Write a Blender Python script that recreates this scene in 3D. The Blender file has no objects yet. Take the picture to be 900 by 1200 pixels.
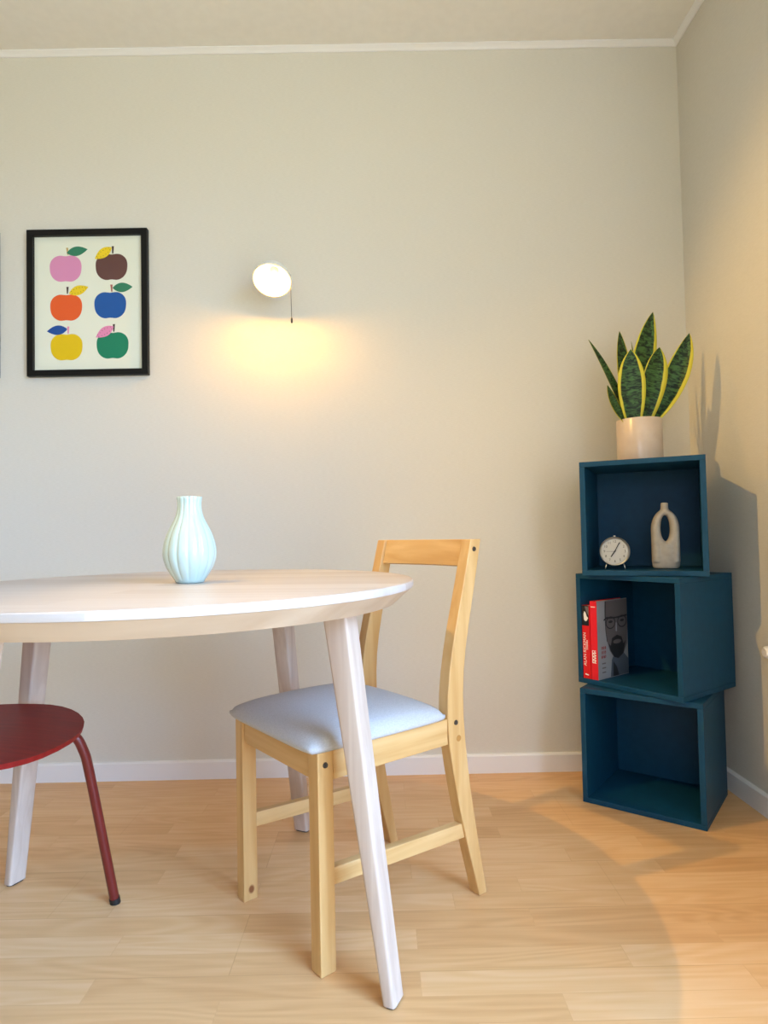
import bpy, bmesh, math, random
from mathutils import Vector, Matrix
random.seed(3)
S = bpy.context.scene
C = S.collection
PI = math.pi

# ------------------------------------------------------------------ helpers
def lin(r, g, b):
    f = lambda c: (c/255/12.92) if c/255 <= .04045 else ((c/255+.055)/1.055)**2.4
    return (f(r), f(g), f(b), 1)

def obj(name, bm, mats, parent=None, smooth=None, bevel=0):
    """link a bmesh (or a mesh) as one mesh object"""
    if isinstance(bm, bmesh.types.BMesh):
        bmesh.ops.recalc_face_normals(bm, faces=bm.faces)
        me = bpy.data.meshes.new(name); bm.to_mesh(me); bm.free()
    else:
        me = bm
    o = bpy.data.objects.new(name, me); C.objects.link(o)
    for m in (mats if isinstance(mats, (list, tuple)) else [mats]):
        me.materials.append(m)
    if parent: o.parent = parent
    if bevel:
        md = o.modifiers.new('bevel', 'BEVEL'); md.width = bevel; md.segments = 2; md.limit_method = 'ANGLE'
        md.angle_limit = math.radians(35)
    if smooth is not None:
        me.shade_smooth() if smooth == 0 else me.set_sharp_from_angle(angle=smooth)
        if smooth: 
            for p in me.polygons: p.use_smooth = True
    return o

def thing(name, label, cat, loc=(0, 0, 0), rz=0, group=None):
    o = bpy.data.objects.new(name, None); C.objects.link(o)
    o.empty_display_size = .05
    o.location = loc; o.rotation_euler = (0, 0, rz)
    return tag(o, label, cat, group)

def tag(o, label, cat, group=None):
    o['label'] = label; o['category'] = cat
    if group: o['group'] = group
    return o

def struct(name, bm, m, **k):
    o = obj(name, bm, m, **k); o['kind'] = 'structure'; return o

def box(bm, x0, x1, y0, y1, z0, z1):
    v = [bm.verts.new((x, y, z)) for z in (z0, z1) for y in (y0, y1) for x in (x0, x1)]
    for f in ((0, 2, 3, 1), (4, 5, 7, 6), (0, 1, 5, 4), (2, 6, 7, 3), (0, 4, 6, 2), (1, 3, 7, 5)):
        bm.faces.new([v[i] for i in f])
    return bm

def mkbox(*a):
    return box(bmesh.new(), *a)

def loft(bm, rings, cap=True, closed=True):
    R = [[bm.verts.new(p) for p in r] for r in rings]
    n = len(R[0])
    for a, b in zip(R, R[1:]):
        for i in range(n if closed else n-1):
            j = (i+1) % n
            bm.faces.new((a[i], a[j], b[j], b[i]))
    if cap:
        bm.faces.new(R[0][::-1]); bm.faces.new(R[-1])
    return bm

def lathe(bm, prof, n=48, rfun=None):
    """profile of (r, z); r==0 points become poles"""
    rings = []
    for r, z in prof:
        if r < 1e-6:
            rings.append([bm.verts.new((0, 0, z))])
        else:
            rings.append([bm.verts.new(((r if rfun is None else rfun(r, z, 2*PI*i/n))*math.cos(2*PI*i/n),
                                        (r if rfun is None else rfun(r, z, 2*PI*i/n))*math.sin(2*PI*i/n), z)) for i in range(n)])
    for a, b in zip(rings, rings[1:]):
        for i in range(n):
            j = (i+1) % n
            if len(a) == 1 and len(b) == 1: continue
            if len(a) == 1: bm.faces.new((a[0], b[j], b[i]))
            elif len(b) == 1: bm.faces.new((a[i], a[j], b[0]))
            else: bm.faces.new((a[i], a[j], b[j], b[i]))
    return bm

def tube(bm, pts, r, n=12, cap=True):
    pts = [Vector(p) for p in pts]; rings = []
    up = None
    for i, p in enumerate(pts):
        t = (pts[min(i+1, len(pts)-1)]-pts[max(i-1, 0)]).normalized()
        if up is None:
            up = Vector((0, 0, 1)) if abs(t.z) < .9 else Vector((1, 0, 0))
        a = t.cross(up).normalized(); up = a.cross(t).normalized()
        rr = r[i] if isinstance(r, (list, tuple)) else r
        rings.append([p+rr*(math.cos(2*PI*k/n)*a+math.sin(2*PI*k/n)*up) for k in range(n)])
    return loft(bm, rings, cap)

def spline(ctrl, n=10):
    """Catmull-Rom through the control points"""
    P = [Vector(c) for c in ctrl]; P = [2*P[0]-P[1]]+P+[2*P[-1]-P[-2]]; out = []
    for i in range(1, len(P)-2):
        for k in range(n):
            t = k/n; a, b, c, d = P[i-1:i+3]
            out.append(.5*((2*b)+(c-a)*t+(2*a-5*b+4*c-d)*t*t+(3*b-a-3*c+d)*t**3))
    return out+[P[-2]]

def xform(bm, M):
    bmesh.ops.transform(bm, matrix=M, verts=bm.verts); return bm

def basis(x, y, z, o=(0, 0, 0)):
    return Matrix(((x[0], y[0], z[0], o[0]), (x[1], y[1], z[1], o[1]), (x[2], y[2], z[2], o[2]), (0, 0, 0, 1)))

def poly(bm, pts, y, mat=0):
    f = bm.faces.new([bm.verts.new((x, y, z)) for x, z in pts]); f.material_index = mat; return f

def text_mesh(body, size, ext=.0002):
    cu = bpy.data.curves.new('t', 'FONT'); cu.body = body; cu.size = size; cu.extrude = ext
    cu.align_x = 'CENTER'; cu.align_y = 'CENTER'
    o = bpy.data.objects.new('t', cu); C.objects.link(o)
    bpy.context.view_layer.update()
    me = bpy.data.meshes.new_from_object(o.evaluated_get(bpy.context.evaluated_depsgraph_get()))
    bpy.data.objects.remove(o); bpy.data.curves.remove(cu)
    return me

# ---------------------------------------------------------------- materials
def mat(name, col, rough=.6, spec=.5, metal=0, coat=0, emit=None, estr=0):
    m = bpy.data.materials.new(name); m.use_nodes = True
    b = m.node_tree.nodes['Principled BSDF']
    b.inputs['Base Color'].default_value = col
    b.inputs['Roughness'].default_value = rough
    b.inputs['Specular IOR Level'].default_value = spec
    b.inputs['Metallic'].default_value = metal
    b.inputs['Coat Weight'].default_value = coat
    if emit:
        b.inputs['Emission Color'].default_value = emit; b.inputs['Emission Strength'].default_value = estr
    return m

def nodes(m):
    nt = m.node_tree
    def N(t, **k):
        n = nt.nodes.new(t)
        for a, v in k.items(): setattr(n, a, v)
        return n
    return nt, N, nt.links.new, nt.nodes['Principled BSDF']

def noise_mat(name, c1, c2, scale=(1, 1, 1), ns=5, rough=.6, bump=0, bscale=200, detail=4, spec=.5, coat=0, lo=.35, hi=.65, bdist=.002):
    m = mat(name, c1, rough, spec, coat=coat); nt, N, L, b = nodes(m)
    tc = N('ShaderNodeTexCoord'); mp = N('ShaderNodeMapping'); mp.inputs['Scale'].default_value = scale
    no = N('ShaderNodeTexNoise'); no.inputs['Scale'].default_value = ns; no.inputs['Detail'].default_value = detail
    cr = N('ShaderNodeValToRGB')
    cr.color_ramp.elements[0].color = c1; cr.color_ramp.elements[0].position = lo
    cr.color_ramp.elements[1].color = c2; cr.color_ramp.elements[1].position = hi
    L(tc.outputs['Object'], mp.inputs['Vector']); L(mp.outputs['Vector'], no.inputs['Vector'])
    L(no.outputs['Fac'], cr.inputs['Fac']); L(cr.outputs['Color'], b.inputs['Base Color'])
    if bump:
        n2 = N('ShaderNodeTexNoise'); n2.inputs['Scale'].default_value = bscale; n2.inputs['Detail'].default_value = 3
        bp = N('ShaderNodeBump'); bp.inputs['Strength'].default_value = bump; bp.inputs['Distance'].default_value = bdist
        L(tc.outputs['Object'], n2.inputs['Vector']); L(n2.outputs['Fac'], bp.inputs['Height']); L(bp.outputs['Normal'], b.inputs['Normal'])
    return m

WALLC1, WALLC2 = lin(212, 208, 196), lin(217, 213, 202)
M_wall = noise_mat('wall_paper', WALLC1, WALLC2, (6, 6, 60), 12, .75, .25, 260, 3, .3, bdist=.001)
M_wall2 = noise_mat('bounce_cut_wall', lin(128, 119, 106), lin(134, 125, 112), (1, 1, 1), 12, .75, .25, 260, 3, .3, bdist=.001)  # invented dark tone for the unseen left and front walls, cuts bounce light
M_ceil = noise_mat('ceiling_paint', lin(228, 226, 220), lin(231, 229, 223), (1, 1, 1), 30, .8, .1, 300)
M_trim = mat('white_trim_paint', lin(232, 232, 232), .35)
M_blue = noise_mat('petrol_blue_paint', lin(12, 64, 92), lin(14, 68, 97), (1, 1, 1), 40, .5, .15, 300, spec=.25, bdist=.0006)

def wood(name, c1, c2, axis, rough=.45, stretch=26, ns=1.3, knots=None):
    sc = [stretch, stretch, stretch]; sc[axis] = 1.6
    m = mat(name, c1, rough); nt, N, L, b = nodes(m)
    tc = N('ShaderNodeTexCoord'); mp = N('ShaderNodeMapping'); mp.inputs['Scale'].default_value = sc
    no = N('ShaderNodeTexNoise'); no.inputs['Scale'].default_value = ns; no.inputs['Detail'].default_value = 6; no.inputs['Distortion'].default_value = .6
    cr = N('ShaderNodeValToRGB')
    cr.color_ramp.elements[0].color = c2; cr.color_ramp.elements[0].position = .3
    cr.color_ramp.elements[1].color = c1; cr.color_ramp.elements[1].position = .68
    L(tc.outputs['Object'], mp.inputs['Vector']); L(mp.outputs['Vector'], no.inputs['Vector'])
    L(no.outputs['Fac'], cr.inputs['Fac']); out = cr.outputs['Color']
    if knots:
        vo = N('ShaderNodeTexVoronoi'); vo.inputs['Scale'].default_value = 7
        mp2 = N('ShaderNodeMapping'); s2 = [1, 1, 1]; s2[axis] = .75; mp2.inputs['Scale'].default_value = s2
        L(tc.outputs['Object'], mp2.inputs['Vector']); L(mp2.outputs['Vector'], vo.inputs['Vector'])
        r2 = N('ShaderNodeValToRGB'); r2.color_ramp.elements[0].position = .035; r2.color_ramp.elements[0].color = (1, 1, 1, 1)
        r2.color_ramp.elements[1].position = .06; r2.color_ramp.elements[1].color = (0, 0, 0, 1)
        mx = N('ShaderNodeMix', data_type='RGBA'); L(vo.outputs['Distance'], r2.inputs['Fac']); L(r2.outputs['Color'], mx.inputs['Factor'])
        L(out, mx.inputs['A']); mx.inputs['B'].default_value = knots; out = mx.outputs['Result']
    L(out, b.inputs['Base Color'])
    return m
P1, P2, PK = lin(218, 182, 126), lin(196, 152, 92), lin(128, 78, 40)
M_pz = wood('pine_upright', P1, P2, 2, knots=PK)
M_px = wood('pine_along', P1, P2, 0, knots=PK)
M_py = wood('pine_across', P1, P2, 1, knots=PK)
T1, T2 = lin(204, 187, 171), lin(184, 163, 146)
M_tz = wood('whitewashed_ash_upright', T1, T2, 2, stretch=40)
M_tr = wood('whitewashed_ash_ring', lin(196, 178, 156), lin(178, 156, 132), 0, stretch=10)

def tabletop_mat():
    m = mat('whitewashed_ash_top', T1, .38); nt, N, L, b = nodes(m)
    tc = N('ShaderNodeTexCoord'); mp = N('ShaderNodeMapping'); mp.inputs['Scale'].default_value = (1, 1, 1)
    mp.inputs['Rotation'].default_value = (0, 0, .12)
    br = N('ShaderNodeTexBrick'); br.offset = .37
    br.inputs['Color1'].default_value = (0, 0, 0, 1); br.inputs['Color2'].default_value = (1, 1, 1, 1); br.inputs['Mortar'].default_value = (.4, .4, .4, 1)
    br.inputs['Scale'].default_value = 1; br.inputs['Mortar Size'].default_value = 0
    br.inputs['Brick Width'].default_value = 3; br.inputs['Row Height'].default_value = .085
    g = N('ShaderNodeTexNoise', noise_dimensions='4D'); g.inputs['Scale'].default_value = 1.2; g.inputs['Detail'].default_value = 6
    mg = N('ShaderNodeMapping'); mg.inputs['Scale'].default_value = (1.5, 40, 1)
    L(tc.outputs['Object'], mp.inputs['Vector']); L(mp.outputs['Vector'], br.inputs['Vector']); L(mp.outputs['Vector'], mg.inputs['Vector'])
    L(mg.outputs['Vector'], g.inputs['Vector'])
    sx = N('ShaderNodeSeparateColor'); L(br.outputs['Color'], sx.inputs['Color'])
    mu = N('ShaderNodeMath', operation='MULTIPLY'); mu.inputs[1].default_value = 9; L(sx.outputs[0], mu.inputs[0]); L(mu.outputs[0], g.inputs['W'])
    ad = N('ShaderNodeMath', operation='MULTIPLY_ADD'); L(sx.outputs[0], ad.inputs[0]); ad.inputs[1].default_value = .45; 
    m2 = N('ShaderNodeMath', operation='MULTIPLY'); L(g.outputs['Fac'], m2.inputs[0]); m2.inputs[1].default_value = .8; L(m2.outputs[0], ad.inputs[2])
    cr = N('ShaderNodeValToRGB'); L(ad.outputs[0], cr.inputs['Fac'])
    cr.color_ramp.elements[0].position = .2; cr.color_ramp.elements[0].color = lin(176, 164, 154)
    cr.color_ramp.elements[1].position = .85; cr.color_ramp.elements[1].color = lin(200, 193, 188)
    L(cr.outputs['Color'], b.inputs['Base Color'])
    return m
M_top = tabletop_mat()

def floor_mat():
    m = mat('beech_laminate', lin(215, 165, 110), .36, .5); nt, N, L, b = nodes(m)
    tc = N('ShaderNodeTexCoord'); mp = N('ShaderNodeMapping'); mp.inputs['Location'].default_value = (.31, .02, 0)
    mp.inputs['Rotation'].default_value = (0, 0, .0)
    L(tc.outputs['Object'], mp.inputs['Vector'])
    def brick(w, h, off, ms):
        br = N('ShaderNodeTexBrick'); br.offset = off; br.offset_frequency = 2; br.squash = 1.25; br.squash_frequency = 3
        br.inputs['Color1'].default_value = (0, 0, 0, 1); br.inputs['Color2'].default_value = (1, 1, 1, 1); br.inputs['Mortar'].default_value = (.35, .35, .35, 1)
        br.inputs['Scale'].default_value = 1; br.inputs['Mortar Size'].default_value = ms; br.inputs['Mortar Smooth'].default_value = .2
        br.inputs['Brick Width'].default_value = w; br.inputs['Row Height'].default_value = h
        L(mp.outputs['Vector'], br.inputs['Vector']); return br
    b1 = brick(.62, .066, .41, .0007)
    b2 = brick(1.29, .198, .35, .0012)
    s = N('ShaderNodeSeparateColor'); L(b1.outputs['Color'], s.inputs['Color'])
    w = N('ShaderNodeMath', operation='MULTIPLY'); L(s.outputs[0], w.inputs[0]); w.inputs[1].default_value = 23
    # fine grain
    mg = N('ShaderNodeMapping'); mg.inputs['Scale'].default_value = (2.2, 55, 1); L(mp.outputs['Vector'], mg.inputs['Vector'])
    g = N('ShaderNodeTexNoise', noise_dimensions='4D'); g.inputs['Scale'].default_value = 1.6; g.inputs['Detail'].default_value = 6; g.inputs['Roughness'].default_value = .6
    L(mg.outputs['Vector'], g.inputs['Vector']); L(w.outputs[0], g.inputs['W'])
    # cathedral figure
    mc = N('ShaderNodeMapping'); mc.inputs['Scale'].default_value = (1.6, 11, 1); L(mp.outputs['Vector'], mc.inputs['Vector'])
    c = N('ShaderNodeTexNoise', noise_dimensions='4D'); c.inputs['Scale'].default_value = 1.0; c.inputs['Detail'].default_value = 1; c.inputs['Distortion'].default_value = .4
    L(mc.outputs['Vector'], c.inputs['Vector']); L(w.outputs[0], c.inputs['W'])
    k = N('ShaderNodeMath', operation='MULTIPLY'); L(c.outputs['Fac'], k.inputs[0]); k.inputs[1].default_value = 62
    sn = N('ShaderNodeMath', operation='SINE'); L(k.outputs[0], sn.inputs[0])
    def mad(a, f, add):
        n = N('ShaderNodeMath', operation='MULTIPLY_ADD'); L(a, n.inputs[0]); n.inputs[1].default_value = f
        if isinstance(add, float): n.inputs[2].default_value = add
        else: L(add, n.inputs[2])
        return n.outputs[0]
    v = mad(s.outputs[0], .34, .02)
    v = mad(g.outputs['Fac'], .62, v)
    v = mad(sn.outputs[0], .075, v)
    cr = N('ShaderNodeValToRGB'); L(v, cr.inputs['Fac'])
    e = cr.color_ramp.elements
    e[0].position = .12; e[0].color = FL1
    e[1].position = .86; e[1].color = FL3
    n = e.new(.5); n.color = FL2
    mx = N('ShaderNodeMix', data_type='RGBA', blend_type='MULTIPLY'); L(cr.outputs['Color'], mx.inputs['A'])
    L(b2.outputs['Fac'], mx.inputs['Factor']); mx.inputs['B'].default_value = (.92, .89, .86, 1)
    mx2 = N('ShaderNodeMix', data_type='RGBA', blend_type='MULTIPLY'); L(mx.outputs['Result'], mx2.inputs['A'])
    L(b1.outputs['Fac'], mx2.inputs['Factor']); mx2.inputs['B'].default_value = (.93, .91, .89, 1)
    L(mx2.outputs['Result'], b.inputs['Base Color'])
    rg = N('ShaderNodeMapRange'); L(g.outputs['Fac'], rg.inputs['Value']); rg.inputs['To Min'].default_value = .30; rg.inputs['To Max'].default_value = .46
    L(rg.outputs['Result'], b.inputs['Roughness'])
    return m
FL1, FL2, FL3 = lin(200, 150, 98), lin(219, 174, 121), lin(230, 192, 145)
M_floor = floor_mat()

# ------------------------------------------------------------- camera (fit)
F, PITCH, ROLL, YAW, CH, CD = 746.65, .03109, .01995, .00374, .83705, 2.25673
cam = bpy.data.cameras.new('camera'); co = bpy.data.objects.new('camera', cam); C.objects.link(co); S.camera = co
cam.sensor_fit = 'VERTICAL'; cam.sensor_height = 36; cam.lens = F/1200*36; cam.shift_y = 3.67/1200; cam.clip_start = .02
right = Vector((math.cos(YAW), -math.sin(YAW), 0)); fw = Vector((math.sin(YAW), math.cos(YAW), 0)); up = Vector((0, 0, 1))
f2 = fw*math.cos(PITCH)+up*math.sin(PITCH); u2 = -fw*math.sin(PITCH)+up*math.cos(PITCH)
r3 = right*math.cos(ROLL)-u2*math.sin(ROLL); u3 = right*math.sin(ROLL)+u2*math.cos(ROLL)
co.matrix_world = basis(r3, u3, -f2, (0, -CD, CH))

# ------------------------------------------------------------------ setting
W, HT = 1.1035, 2.604
XL, YF = -3.3, -5.2
struct('floor', mkbox(XL, W, YF, 0, -.1, 0), M_floor)
struct('ceiling', mkbox(XL, W, YF, 0, HT, HT+.1), M_ceil)
struct('wall_back', mkbox(XL-.1, W+.2, 0, .12, -.1, HT+.1), M_wall)
struct('wall_left', mkbox(XL-.1, XL, YF, 0, -.1, HT+.1), M_wall2)
LX0, LX1, LZ0, LZ1 = -1.7, .3, .9, 2.3           # second window, in the wall behind the camera
bm = bmesh.new()
box(bm, LX1, W+.2, YF-.2, YF, -.1, HT+.1); box(bm, XL-.1, LX0, YF-.2, YF, -.1, HT+.1)
box(bm, LX0, LX1, YF-.2, YF, -.1, LZ0); box(bm, LX0, LX1, YF-.2, YF, LZ1, HT+.1)
struct('wall_front', bm, M_wall2)
bm = bmesh.new()
for x in (LX0, (LX0+LX1)/2-.03, LX1-.06): box(bm, x, x+.06, YF-.12, YF-.06, LZ0, LZ1)
for z in (LZ0, LZ1-.06): box(bm, LX0, LX1, YF-.12, YF-.06, z, z+.06)
struct('window_2', bm, M_trim)
WY0, WY1, WZ0, WZ1 = -4.6, -1.75, .12, 2.35      # window opening in the right wall, beyond the camera's view
bm = bmesh.new()
box(bm, W, W+.2, WY1, 0, -.1, HT+.1); box(bm, W, W+.2, YF, WY0, -.1, HT+.1)
box(bm, W, W+.2, WY0, WY1, -.1, WZ0); box(bm, W, W+.2, WY0, WY1, WZ1, HT+.1)
struct('wall_right', bm, M_wall)
bm = bmesh.new()
for y in (WY0, (WY0+WY1)/2-.03, WY1-.06): box(bm, W+.06, W+.12, y, y+.06, WZ0, WZ1)
for z in (WZ0, WZ1-.06): box(bm, W+.06, W+.12, WY0, WY1, z, z+.06)
struct('window_1', bm, M_trim)
def skirting(bm, a, b, n, h=.0645, t=.012):
    a, b, n = Vector(a), Vector(b), Vector(n); z = Vector((0, 0, 1))
    prof = [(0, 0), (t, 0), (t, h-.006), (t-.004, h-.001), (0, h)]
    return loft(bm, [[q+n*u+z*v for u, v in prof] for q in (a, b)])
struct('baseboard_back', skirting(bmesh.new(), (XL, 0, 0), (W, 0, 0), (0, -1, 0)), M_trim)
struct('baseboard_right', skirting(bmesh.new(), (W, 0, 0), (W, YF, 0), (-1, 0, 0)), M_trim)
struct('baseboard_left', skirting(bmesh.new(), (XL, 0, 0), (XL, YF, 0), (1, 0, 0)), M_trim)
def cove(bm, a, b, n, h=.016, t=.020):
    a, b, n = Vector(a), Vector(b), Vector(n); z = Vector((0, 0, 1))
    prof = [(0, HT-h), (.005, HT-h), (t*.55, HT-h*.62), (t, HT-.004), (t, HT), (0, HT)]
    return loft(bm, [[q+n*u+z*v for u, v in prof] for q in (a, b)])
struct('trim_1', cove(bmesh.new(), (XL, 0, 0), (W, 0, 0), (0, -1, 0)), M_trim)
struct('trim_2', cove(bmesh.new(), (W, 0, 0), (W, YF, 0), (-1, 0, 0)), M_trim)

# -------------------------------------------------------------------- table
TX, TY, TH, TR = -.4582, -.8731, .7423, .5234
table = thing('dining_table', 'round whitewashed wooden dining table with splayed legs, ribbed vase on it', 'table', (TX, TY, 0))
bm = lathe(bmesh.new(), [(0, TH-.014), (TR-.001, TH-.014), (TR, TH-.012), (TR, TH-.0025), (TR-.0025, TH), (0, TH)], 160)
obj('table_top', bm, M_top, table, math.radians(30))
bm = lathe(bmesh.new(), [(0, TH-.0145), (TR-.003, TH-.0145), (TR-.038, TH-.046), (TR-.12, TH-.046), (TR-.12, TH-.044), (0, TH-.044)], 160)
obj('edge_ring', bm, M_tr, table, math.radians(30), )
def rrect(w, d, r, n=4):
    pts = []
    for cx, cy, a0 in ((w/2-r, d/2-r, 0), (-w/2+r, d/2-r, PI/2), (-w/2+r, -d/2+r, PI), (w/2-r, -d/2+r, 1.5*PI)):
        for k in range(n+1):
            a = a0+PI/2*k/n; pts.append((cx+r*math.cos(a), cy+r*math.sin(a)))
    return pts
M_black = mat('black_plastic', lin(25, 24, 24), .5)
for k in range(4):
    a = -.4354+k*PI/2; ra = Vector((math.cos(a), math.sin(a), 0)); ta = Vector((-math.sin(a), math.cos(a), 0))
    rings = []
    for z in (.004, .1, .3, .5, .697):
        t = z/.697; R = .510-.140*z; wd = .024+.028*t; wt = .044+.003*t
        rings.append([ra*(R+u)+ta*v+Vector((0, 0, z)) for u, v in rrect(wd, wt, .006)])
    leg = obj('leg', loft(bmesh.new(), rings), M_tz, table, math.radians(50))
    bm = loft(bmesh.new(), [[ra*(.510+u)+ta*v+Vector((0, 0, z)) for u, v in rrect(.019, .038, .007)] for z in (0, .006)])
    obj('foot_pad', bm, M_black, leg)

# ---------------------------------------------------------------- table vase
M_mint = mat('mint_glaze', lin(188, 208, 200), .12, .6, coat=.6)
vp = [(0, .001), (.024, 0), (.030, .002), (.033, .008)]
for z, r in ((.02, .041), (.035, .0495), (.05, .0545), (.062, .0562), (.075, .0555), (.09, .0525), (.105, .0475), (.12, .0405), (.133, .0335), (.145, .0285), (.157, .0257), (.168, .0250), (.178, .0256), (.184, .0268)):
    vp.append((r, z))
vp += [(.0258, .1855), (.0243, .184), (.0228, .170), (.0235, .15), (.036, .12), (.048, .08), (.045, .04), (.03, .012), (0, .010)]
def ribs(r, z, th):
    k = min(1, max(0, (z-.004)/.02))*(1 if r > .02 else 0)
    c = abs(math.sin(7*th))
    return r*(1-k*.055*(1-c)**1.6)
vase = obj('vase', lathe(bmesh.new(), vp, 196, ribs), M_mint, None, 0)
vase.location = (-.415, -.880, TH)
tag(vase, 'pale mint ribbed ceramic vase standing on the round table', 'vase')

# -------------------------------------------------------------- wooden chair
chair = thing('dining_chair', 'light pine dining chair with pale grey upholstered seat, right of the table', 'chair', (-.0597, -.7623, 0), .6624)
M_seat = noise_mat('pale_grey_linen', lin(180, 181, 183), lin(192, 193, 195), (1, 1, 1), 350, .9, .35, 700, bdist=.0006)
def front_leg(y0):
    return mkbox(-.2185, -.1835, y0, y0+.0355, 0, .421)
obj('leg', front_leg(-.1635), M_pz, chair, bevel=.002)
obj('leg', front_leg(.1635), M_pz, chair, bevel=.002)
prof = [(0, .2130, .2390), (.06, .1975, .2270), (.12, .1810, .2155), (.18, .1655, .2045), (.24, .1515, .1945), (.30, .1395, .1865), (.36, .1295, .1800),
        (.42, .1255, .1760), (.47, .1275, .1760), (.52, .1340, .1800), (.57, .1440, .1875), (.62, .1565, .1985), (.67, .1710, .2105), (.72, .1850, .2225), (.77, .1985, .2340), (.823, .2125, .2460)]
def rear_post(y0, y1):
    return loft(bmesh.new(), [[(f, y0, z), (r, y0, z), (r, y1, z), (f, y1, z)] for z, f, r in prof])
posts = [obj('rear_leg_post', rear_post(a, a+.0315), M_pz, chair, math.radians(30), bevel=.002) for a in (-.1635, .1635)]
# seat rails
obj('seat_rail', mkbox(-.213, -.193, -.127, .1625, .363, .418), M_py, chair, bevel=.0015)
obj('seat_rail', mkbox(.135, .155, -.131, .1625, .363, .418), M_py, chair, bevel=.0015)
obj('seat_rail', mkbox(-.1825, .1265, -.1605, -.1385, .363, .420), M_px, chair, bevel=.0015)
obj('seat_rail', mkbox(-.1825, .1265, .1705, .1925, .363, .420), M_px, chair, bevel=.0015)
def stretcher(y0):
    r = []
    for x, z in ((-.184, .160), (.178, .142)):
        r.append([(x, y0, z), (x, y0+.02, z), (x, y0+.02, z+.033), (x, y0, z+.033)])
    return loft(bmesh.new(), r)
obj('stretcher', stretcher(-.157), M_px, chair, bevel=.0015)
obj('stretcher', stretcher(.170), M_px, chair, bevel=.0015)
# top rail, slightly curved backwards
rings = []
for i in range(13):
    t = i/12; y = -.132+t*.2955; b = .012*math.sin(PI*t)
    rings.append([(.204+b, y, .760), (.222+b, y, .757), (.238+b, y, .821), (.220+b, y, .823)])
obj('back_rail', loft(bmesh.new(), rings), M_py, chair, math.radians(40), bevel=.0015)
# cushion
def cushion():
    bm = bmesh.new(); n = 28; x0, x1, y0, y1 = -.238, .124, -.170, .208; V = {}
    def pos(i, j):
        u, v = 2*i/n-1, 2*j/n-1
        U, Vv = u, v
        e = max(abs(u), abs(v))
        # round the corners of the outline
        k = 1-.035*(abs(u)*abs(v))**6
        x = (x0+x1)/2+(x1-x0)/2*U*k; y = (y0+y1)/2+(y1-y0)/2*Vv*k
        edge = (1-abs(u)**7)*(1-abs(v)**7)
        dome = (1-u*u*.75)*(1-v*v*.75)
        z = .432+.020*edge**.5+.022*dome*edge**.4
        return (x, y, z)
    T = [[bm.verts.new(pos(i, j)) for j in range(n+1)] for i in range(n+1)]
    for i in range(n):
        for j in range(n):
            bm.faces.new((T[i][j], T[i+1][j], T[i+1][j+1], T[i][j+1]))
    rim = [T[i][0] for i in range(n+1)]+[T[n][j] for j in range(1, n+1)]+[T[i][n] for i in range(n-1, -1, -1)]+[T[0][j] for j in range(n-1, 0, -1)]
    cx, cy = (x0+x1)/2, (y0+y1)/2
    prev = rim
    for s, z in ((1.0, .426), (.985, .4215), (.95, .4205)):
        nr = [bm.verts.new((cx+(v.co.x-cx)*s, cy+(v.co.y-cy)*s, z)) for v in rim]
        for i in range(len(rim)):
            j = (i+1) % len(rim); bm.faces.new((prev[i], prev[j], nr[j], nr[i]))
        prev = nr
    bm.faces.new(prev)
    return bm
obj('seat_cushion', cushion(), M_seat, chair, 0)
M_bolt = mat('dark_steel', lin(90, 88, 86), .35, metal=.8)
def bolt(x, y, z, par):
    bm = lathe(bmesh.new(), [(0, .0014), (.0022, .0012), (.003, .002), (.0052, .0018), (.0058, 0), (.0058, -.003), (0, -.003)], 20)
    xform(bm, basis((1, 0, 0), (0, 0, 1), (0, -1, 0), (x, y, z)))
    obj('bolt', bm, M_bolt, par, math.radians(40))
bm = lathe(bmesh.new(), [(0, .0006), (.0068, .0005), (.0072, 0), (.0072, -.002), (0, -.002)], 20)
obj('dowel_plug', xform(bm, basis((1, 0, 0), (0, 0, 1), (0, -1, 0), (.158, -.1635, .372))), mat('dark_pine', lin(176, 128, 66), .45), chair, math.radians(40))
bolt(-.2015, -.1635, .396, chair); bolt(.150, -.1635, .409, chair); bolt(.222, -.1635, .800, chair)

# ---------------------------------------------------------------- red chair
M_red = noise_mat('dark_red_stain', lin(122, 22, 20), lin(134, 27, 24), (3, 30, 3), 3, .5, .1, 300, bdist=.0004, spec=.25)
M_redm = mat('dark_red_steel', lin(104, 30, 26), .32, .5)
red = thing('stacking_chair', 'dark red shell chair with thin metal legs at the left of the table', 'chair', (-.862, -.945, 0), -.15)
def seat_shell():
    bm = bmesh.new(); n, m = 26, 40
    # outline: centre (0,0), front +x .218, sides .225, back -x .20
    def outline(a):
        c, s = math.cos(a), math.sin(a)
        ex = 2/2.35
        x = math.copysign(abs(c)**ex, c); y = math.copysign(abs(s)**ex, s)
        return (x*(.217 if x > 0 else .20), y*.211)
    top, bot = [], []
    for k in range(1, n+1):
        r = k/n; rt, rb = [], []
        for i in range(m):
            x, y = outline(2*PI*i/m); x *= r; y *= r
            z = .455-.021*max(0, (x-.04)/.17)**1.6-.012*(1-r*r)
            rt.append(bm.verts.new((x, y, z))); rb.append(bm.verts.new((x*.985, y*.985, z-.011)))
        top.append(rt); bot.append(rb)
    ct = bm.verts.new((0, 0, .443)); cb = bm.verts.new((0, 0, .432))
    for i in range(m):
        j = (i+1) % m
        bm.faces.new((ct, top[0][i], top[0][j])); bm.faces.new((cb, bot[0][j], bot[0][i]))
        for k in range(n-1):
            bm.faces.new((top[k][i], top[k+1][i], top[k+1][j], top[k][j])); bm.faces.new((bot[k][j], bot[k+1][j], bot[k+1][i], bot[k][i]))
        bm.faces.new((top[-1][i], bot[-1][i], bot[-1][j], top[-1][j]))
    return bm
obj('seat', seat_shell(), M_red, red, math.radians(60))
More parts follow.
